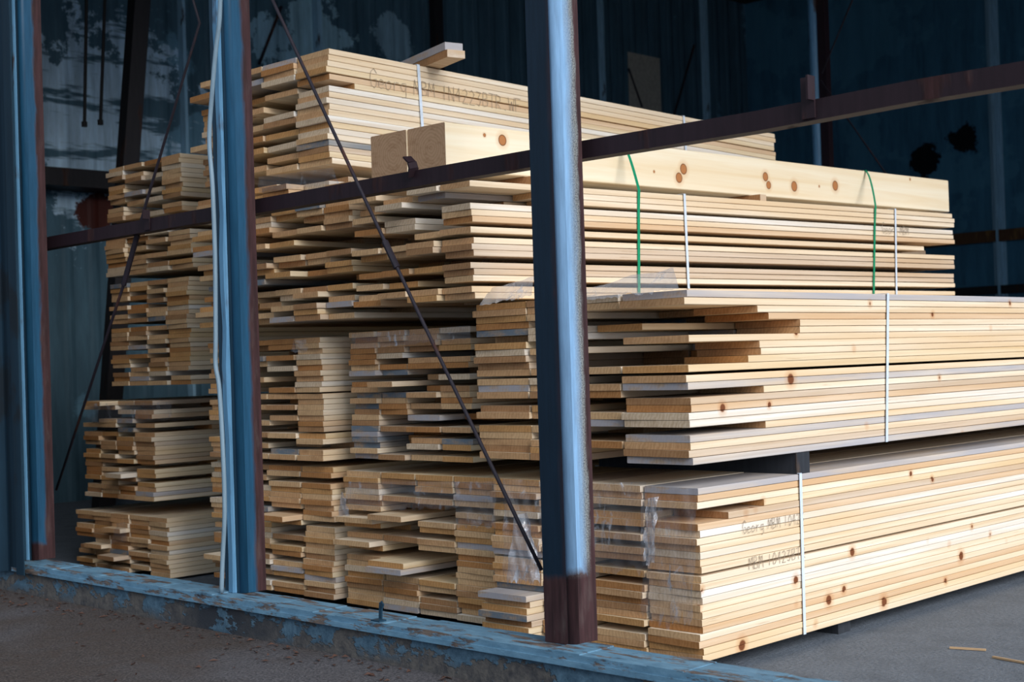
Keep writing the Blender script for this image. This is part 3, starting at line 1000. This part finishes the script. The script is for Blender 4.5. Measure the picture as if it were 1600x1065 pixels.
# ------------------------------------------------------------------ pencil lettering
GLY = {
    'G': [[(.95, .8), (.6, 1), (.2, .85), (.02, .5), (.2, .1), (.6, 0), (.9, .15), (.9, .45), (.5, .45)]],
    'e': [[(.1, .32), (.85, .34), (.75, .55), (.4, .62), (.1, .4), (.15, .1), (.5, 0), (.85, .1)]],
    'o': [[(.5, .6), (.1, .4), (.15, .05), (.5, 0), (.85, .2), (.8, .5), (.5, .6)]],
    'r': [[(.2, .62), (.2, 0)], [(.2, .4), (.5, .6), (.85, .58)]],
    'g': [[(.8, .6), (.3, .6), (.1, .3), (.4, .05), (.8, .25)], [(.8, .62), (.8, -.3), (.3, -.35)]],
    'M': [[(.02, 0), (.15, 1), (.5, .35), (.85, 1), (.98, 0)]],
    'B': [[(.1, 0), (.1, 1), (.7, .95), (.75, .65), (.15, .52), (.85, .4), (.8, .08), (.1, 0)]],
    'T': [[(0, 1), (1, 1)], [(.5, 1), (.5, 0)]],
    'R': [[(.1, 0), (.1, 1), (.8, .9), (.75, .6), (.1, .5), (.9, 0)]],
    'W': [[(0, 1), (.25, 0), (.5, .7), (.75, 0), (1, 1)]],
    'F': [[(.1, 0), (.1, 1), (.95, 1)], [(.1, .55), (.7, .55)]],
    'N': [[(.1, 0), (.1, 1), (.85, 0), (.85, 1)]],
    '1': [[(.5, 1), (.45, 0)]],
    '2': [[(.1, .8), (.5, 1), (.85, .75), (.1, 0), (.9, 0)]],
    '3': [[(.1, .95), (.8, .95), (.4, .58), (.85, .35), (.5, 0), (.1, .1)]],
    '4': [[(.6, 0), (.65, 1), (.05, .4), (.95, .4)]],
    '0': [[(.5, 1), (.1, .6), (.2, .1), (.5, 0), (.85, .3), (.85, .75), (.5, 1)]],
    'x': [[(.1, .6), (.9, 0)], [(.1, 0), (.9, .6)]],
    '.': [[(.4, .03), (.55, 0)]],
}


def lettering(text, xx, y, z, h, slope, label, wid=.0035, mat=M_pencil, adv=.72):
    root = empty('pencil_lettering', (xx, y, z))
    tag(root, label, 'lettering', 'pencil marks on the bundles')
    q = random.Random(len(text))
    for ch in text:
        if ch == ' ':
            y += h * .55
            continue
        m = MB()
        hh = h * (1.25 if ch == 'G' else 1.0)
        for stroke in GLY[ch]:
            P = [Vector((xx, y + u * h * .62 + q.uniform(-.0015, .0015), z + v * hh + slope * (y + u * h * .6) + q.uniform(-.0015, .0015))) for u, v in stroke]
            for a, c in zip(P, P[1:]):
                m.obox(a, c, .0006, wid, Vector((1, 0, 0)).cross(c - a))
        m.build('letter', mat, root, (xx, y, z))
        y += h * adv


B4 = [B for B in BUNDLES if B['n'] == 'B4'][0]
p = on_x(578, 134, -3.867)
lettering('Georg MBM 1N4223BTR.WF', -3.8665, p.y, p.z + .0176 * p.y - .004, .054, -.0176, 'large pencil lettering on the side of the top bundle', .0016, adv=.66)
p = on_x(1378, 364, -3.074)
lettering('Georg MBM', -3.0722, p.y, p.z, .036, .0, 'small faint pencil lettering near the far end of the green-strapped bundle', .0016)
p = on_x(1160, 834, -2.329)
lettering('Georg MBM 10423', -2.3282, p.y, p.z, .030, .0, 'small pencil lettering beside the white strap on the bottom bundle, upper line', .0012)
p = on_x(1170, 890, -2.329)
lettering('MBM 10423BTR', -2.3282, p.y, p.z, .034, .0, 'small pencil lettering on the bottom bundle, lower line under the dark crack', .0012)

# ------------------------------------------------------------------ plastic film


def film(label, c00, c10, c11, c01, amp, seed, nu=22, nv=26, tear=0.15, mat=None):
    """a hanging sheet between four corners (lower left, lower right, upper right, upper left), creased and with a torn hem"""
    q = random.Random(seed)
    cs = [Vector(c) for c in (c00, c10, c11, c01)]
    nrm = (cs[1] - cs[0]).cross(cs[3] - cs[0]).normalized()
    ph = [(q.uniform(4, 26), q.uniform(4, 22), q.uniform(0, 6.3), q.uniform(.2, 1)) for _ in range(9)]
    edge = [q.uniform(0, tear) for _ in range(nu + 1)]
    vs, fs = [], []
    for j in range(nv + 1):
        for i in range(nu + 1):
            u, v = i / nu, j / nv
            v = v + (1 - v) * edge[i] * (1 - v)
            a = cs[0].lerp(cs[1], u)
            c = cs[3].lerp(cs[2], u)
            p_ = a.lerp(c, v)
            d = sum(w * math.sin(fu * u + fv * v + o) for fu, fv, o, w in ph) / 4.5
            vs.append(p_ + nrm * (amp * d + q.uniform(-.12, .12) * amp))
    for j in range(nv):
        for i in range(nu):
            k = j * (nu + 1) + i
            fs.append((k, k + 1, k + nu + 2, k + nu + 1))
    m = MB(); m.add(vs, fs)
    tag(m.build('film_sheet', mat or M_film, None, tuple(cs[3]), smooth=True), label, 'plastic film', 'torn plastic film on the bundle ends')


fy = 3.035
film('clear torn film over the board ends just past the near post', on_y(924, 905, fy), on_y(1012, 905, fy), on_y(1010, 752, fy), on_y(924, 755, fy), .006, 3)
film('clear shiny film wrapping the corner of the bottom bundle', on_y(1002, 985, fy - .01), on_y(1080, 985, fy - .01), on_y(1090, 762, fy - .01), on_y(1002, 768, fy - .01), .010, 4)
film('crumpled clear film hanging beside the near post foot', on_y(788, 915, 2.99), on_y(846, 918, 2.99), on_y(850, 752, 2.99), on_y(785, 748, 2.99), .012, 5)
film('whitish crumpled film strip hanging between the rod and the near post', on_y(792, 913, 2.965), on_y(845, 916, 2.965), on_y(826, 800, 2.965), on_y(803, 805, 2.965), .014, 21, 18, 22, .1, M_crumple)
film('whitish crumpled film fold between the two end columns of the bottom bundle', on_y(1006, 884, 3.0), on_y(1022, 884, 3.0), on_y(1026, 776, 3.0), on_y(1010, 778, 3.0), .010, 22, 10, 22, .1, M_crumple)
film('small whitish triangle of film on the bottom middle bundle corner', on_y(528, 806, 2.99), on_y(547, 806, 2.99), on_y(536, 768, 2.99), on_y(534, 768, 2.99), .006, 23, 8, 12, .05, M_crumple)
film('clear film draped across the top layers of the bottom middle bundle', on_y(535, 800, 3.02), on_y(718, 796, 3.02), on_y(718, 752, 3.02), on_y(545, 752, 3.02), .008, 6, 40, 12)
film('clear film over the corner column of the bottom middle bundle', on_y(712, 826, 3.05), on_y(774, 826, 3.05), on_y(774, 752, 3.05), on_y(712, 752, 3.05), .006, 9, 16, 16)
film('cloudy film sagging over the top of the ragged second-tier bundle', on_y(748, 480, 2.99), on_y(830, 464, 2.99), on_y(835, 432, 3.06), on_y(762, 452, 3.06), .006, 7, 24, 12, .15, M_cloudy)
film('loose film flap on the ragged bundle below the green strap', on_y(905, 470, 2.99), on_y(1062, 455, 2.99), on_y(1052, 418, 3.06), on_y(905, 452, 3.06), .008, 8, 30, 14, .15, M_cloudy)
film('grey film wrapped over board ends under the lettered top bundle', on_y(404, 302, 2.945), on_y(530, 288, 2.945), on_y(520, 262, 2.945), on_y(404, 276, 2.945), .004, 10, 26, 10)
film('dusty film across the far second-tier bundle', on_y(132, 662, 3.105), on_y(268, 655, 3.105), on_y(268, 628, 3.105), on_y(136, 630, 3.105), .006, 11, 26, 10)
film('small film rag stuck on the far bottom bundle', on_y(172, 850, 3.13), on_y(198, 848, 3.13), on_y(196, 815, 3.13), on_y(182, 818, 3.13), .008, 12, 10, 12)
film('dusty film over the top of the second-tier middle bundle', on_y(550, 548, 3.05), on_y(735, 530, 3.05), on_y(735, 508, 3.05), on_y(550, 522, 3.05), .004, 13, 40, 10)
film('small crumpled film tuft on the second-tier bundle behind the cable post', on_y(455, 552, 2.98), on_y(480, 552, 2.98), on_y(478, 530, 2.98), on_y(458, 532, 2.98), .012, 14, 10, 10)

# ------------------------------------------------------------------ two planks lying across the lettered bundle
pz = B4['top'] + B4['s'] * (3.55 - 3.08) + .003
pd = Vector((-.965, .262, 0))
pt = Vector((.262, .965, 0))
for k, lab in enumerate(('weathered plank sticking out over the lettered bundle, lower of two', 'weathered plank resting on the lower one above the lettered bundle')):
    e = on_y(697, 100, 3.50)
    e = Vector((e.x, e.y, pz + k * .0285)) - pd * (.012 * (1 - k)) + pt * (-.002 * k)
    vs = []
    for dist in (0, .62):
        for u, h_ in ((0, 0), (.072, 0), (.072, .0275), (0, .0275)):
            vs.append(e + pd * dist + pt * u + Vector((0, 0, h_)))
    m = MB()
    m.add(vs, [(3, 2, 1, 0), (4, 5, 6, 7), (0, 1, 5, 4), (1, 2, 6, 5), (2, 3, 7, 6), (3, 0, 4, 7)])
    tag(m.build('plank', PINE[6 if k else 4][1], None, tuple(e)), lab, 'plank', 'pair of planks on the top bundle')

# ------------------------------------------------------------------ dark far walls: studs, rails, rods
wall_bits = []


def stud(x, y, w, d, z0, z1, mat, label):
    m = MB()
    r = .012
    m.prism([(x - w / 2, y), (x - w / 2 + r, y - d), (x + w / 2 - r, y - d), (x + w / 2, y)], z0, z1)
    m.box(x - w * 1.3, x + w * 1.3, y, y + .012, z0, z1, 0)
    tag(m.build('wall_stud', mat, None, (x, y, z0)), label, 'stud', 'studs of the far walls')


def stud_left(y, w, d, mat, label, z0=0.0):
    m = MB()
    r = .012
    m.prism([(XL + .002, y - w / 2), (XL + d, y - w / 2 + r), (XL + d, y + w / 2 - r), (XL + .002, y + w / 2)], z0, ROOF)
    tag(m.build('wall_stud', mat, None, (XL, y, z0)), label, 'stud', 'studs of the far walls')


stud_left(10.53, .055, .05, M_stud, 'slim pale blue stud just past the near post, behind the top bundle')
stud_left(12.20, .075, .06, M_stud, 'pale blue stud rising from a small block behind the top bundle')
stud_left(5.80, .05, .05, M_stud, 'blue stud on the far side wall beside the leaning dark post')
stud_left(8.35, .12, .06, M_dark_steel, 'dark stud between the painted panels above the lettered bundle')
stud_left(7.05, .06, .06, M_stud, 'dim blue stud above the lettered bundle corner')
stud(-6.17, YB - .002, .05, .05, 0, ROOF, M_stud, 'thin stud with dark streaks on the blue back wall')
px_ = on_y(1272, 100, 9.0)
m = MB()
m.tube([(px_.x, 9.0, 0.0), (px_.x, 9.0, 4.7)], .034, 12)
m.box(px_.x + .03, px_.x + .10, 9.0, 9.06, 0, 4.7, 1)
tag(m.build('column_pipe', [M_strip, M_rust], None, (px_.x, 9, 0), smooth=False), 'pale blue pipe column with a rusty edge behind the rail bracket', 'pipe')
m = MB(); m.box(-7.3, -5.0, YB - .05, YB - .012, 1.86, 1.97)
tag(m.build('wall_rail', paint_steel('rusty_wall_rail', (0.10, 0.045, 0.02), (0.16, 0.08, 0.03), 50, 60, 0, 1, .7, .16), None, (-6, YB, 1.9)), 'orange-brown rusty rail across the blue back wall', 'rail')
m = MB(); m.box(-7.3, -5.0, YB - .05, YB - .012, 1.36, 1.44)
tag(m.build('wall_rail', M_dark_steel, None, (-6, YB, 1.4)), 'dark rail across the blue back wall, below the rusty one', 'rail')
for k, (z0_, z1_, lab) in enumerate(((3.05, 3.13, 'dark horizontal rail on the side wall behind the pale stud'),)):
    m = MB(); m.box(XL + .002, XL + .06, 10.3, YB - .1, z0_, z1_)
    tag(m.build('wall_rail', M_dark_steel, None, (XL, 11, z0_)), lab, 'rail')
m = MB(); m.box(XL + .002, XL + .25, 4.2, 6.2, 2.13, 2.25)
tag(m.build('wall_rail', M_dark_steel, None, (XL, 5, 2.2)), 'deep dark ledge on the side wall below the pale painted-lit stains', 'ledge')
for a, c, lab in ((on_y(1336, -10, 8.9), on_y(1284, 115, 8.9), 'thin wire bracing above the bracket, meeting the pipe column'), (on_y(1282, 125, 8.9), on_y(1385, 272, 8.9), 'thin wire bracing below the bracket, running down to the beam end')):
    m = MB(); m.tube([a, c], .006, 6)
    tag(m.build('bracing_wire', M_rod, None, tuple(a)), lab, 'wire')
for (p0, p1, lab) in (((982, 107), (1003, 167), 'dark crossing rod on the tan wall panel, nearer the near post'), ((1085, 70), (1052, 185), 'dark crossing rod on the tan wall panel beside the pale stud'),
                      ((405, 100), (440, 10), 'dark crossing rod above the lettered bundle next to the cable post')):
    a, c = on_x(p0[0], p0[1], XL + .014), on_x(p1[0], p1[1], XL + .014)
    m = MB(); m.tube([a, c], .012, 6)
    tag(m.build('bracing_rod', M_rod, None, tuple(a)), lab, 'rod')
# hanging rods and the leaning post in the dark left corner
for (p0, p1, lab) in (((136, -60), (132, 198), 'thin black hanging rod in front of the pale painted-lit wall stains, nearer the siding'), ((166, -60), (157, 195), 'thin black hanging rod in front of the pale painted-lit wall stains, nearer the leaning post')):
    a, c = on_x(p0[0], p0[1], -7.6), on_x(p1[0], p1[1], -7.6)
    rt = empty('hanging_rod', tuple(c)); tag(rt, lab, 'rod', 'pair of hanging rods')
    m = MB(); m.tube([a + Vector((0, 0, 1.6)), a, c], .010, 8); m.build('rod', M_black, rt, tuple(c))
    m = MB(); m.tube([c + Vector((0, 0, .03)), c], .017, 8); m.build('tip', M_black, rt, tuple(c))
a, c = on_x(222, -60, -7.9), on_x(200, 250, -7.9)
m = MB(); m.obox(a + (a - c) * 1.0, c + (c - a) * 2.6, .09, .11, Vector((0, 1, 0)))
tag(m.build('leaning_post', M_dark_steel, None, tuple(c)), 'dark brown leaning post in front of the stained side wall', 'post')
# lighter tan panels on the side wall behind the pale studs
M_tan = flat_mat('dusty_tan_panel', (0.42, 0.37, 0.30), .8, .4)
for (y0_, y1_, z0_, z1_, lab) in ((10.95, 11.45, 2.2, 3.0, 'dim tan wall panel between the pale studs, below the dark rail'), (10.95, 11.45, 3.2, 3.9, 'dim tan wall panel between the pale studs, above the dark rail'),
                                  (11.8, 12.7, 2.2, 3.0, 'dim tan wall panel around the stud on the small block')):
    m = MB(); m.box(XL + .001, XL + .012, y0_, y1_, z0_, z1_)
    tag(m.build('wall_panel', M_tan, None, (XL, y0_, z0_)), lab, 'panel', 'tan panels on the side wall')

# ------------------------------------------------------------------ small things on the ground and sill
q = random.Random(11)
m = MB()
for _ in range(420):
    x = q.uniform(-6.5, -1.2)
    y = 2.535 - abs(q.gauss(0, .09)) - .01
    if q.random() < .25:
        y = 2.5 - q.uniform(.05, .8)
    a = q.uniform(0, 6.3)
    l, w_ = q.uniform(.004, .016), q.uniform(.002, .007)
    ca, sa = math.cos(a), math.sin(a)
    z = GROUND + q.uniform(.001, .004)
    h = q.uniform(.001, .008)
    m.add([(x - ca * l, y - sa * l, z), (x + sa * w_, y - ca * w_, z + h), (x + ca * l, y + sa * l, z), (x - sa * w_, y + ca * w_, z + h * .3)], [(0, 1, 2, 3)])
tag(m.build('leaf_litter', M_leaf), 'scattered brown leaf crumbs along the foot of the curb', 'litter', None, 'stuff')
for (px, py, l, a, lab) in ((1512, 1013, .05, .3, 'short pale wood splinter on the concrete floor, nearer the stack'), (1580, 1031, .06, -.2, 'short pale wood splinter on the concrete floor, farther from the stack')):
    r = ray(px, py)
    c = r * (-(CAMZ - .004) / r.z) + Vector((0, 0, CAMZ))
    m = MB(); m.obox(c - Vector((math.cos(a) * l, math.sin(a) * l, 0)), c + Vector((math.cos(a) * l, math.sin(a) * l, 0)), .008, .005)
    tag(m.build('wood_splinter', M_splinter, None, tuple(c)), lab, 'splinter', 'splinters on the floor')
# bent metal tab standing on the sill
c = on_y(594, 950, 2.56)
m = MB()
c.z = .158
m.obox(c, c + Vector((.004, 0, .048)), .012, .004, Vector((0, 1, 0)))
m.obox(c + Vector((.004, 0, .048)), c + Vector((.020, -.006, .040)), .012, .004, Vector((0, 1, 0)))
m.box(c.x - .006, c.x + .03, c.y - .03, c.y - .004, .158, .163)
tag(m.build('metal_tab', M_blue_front, None, tuple(c)), 'small bent metal tab standing on the sill', 'tab')
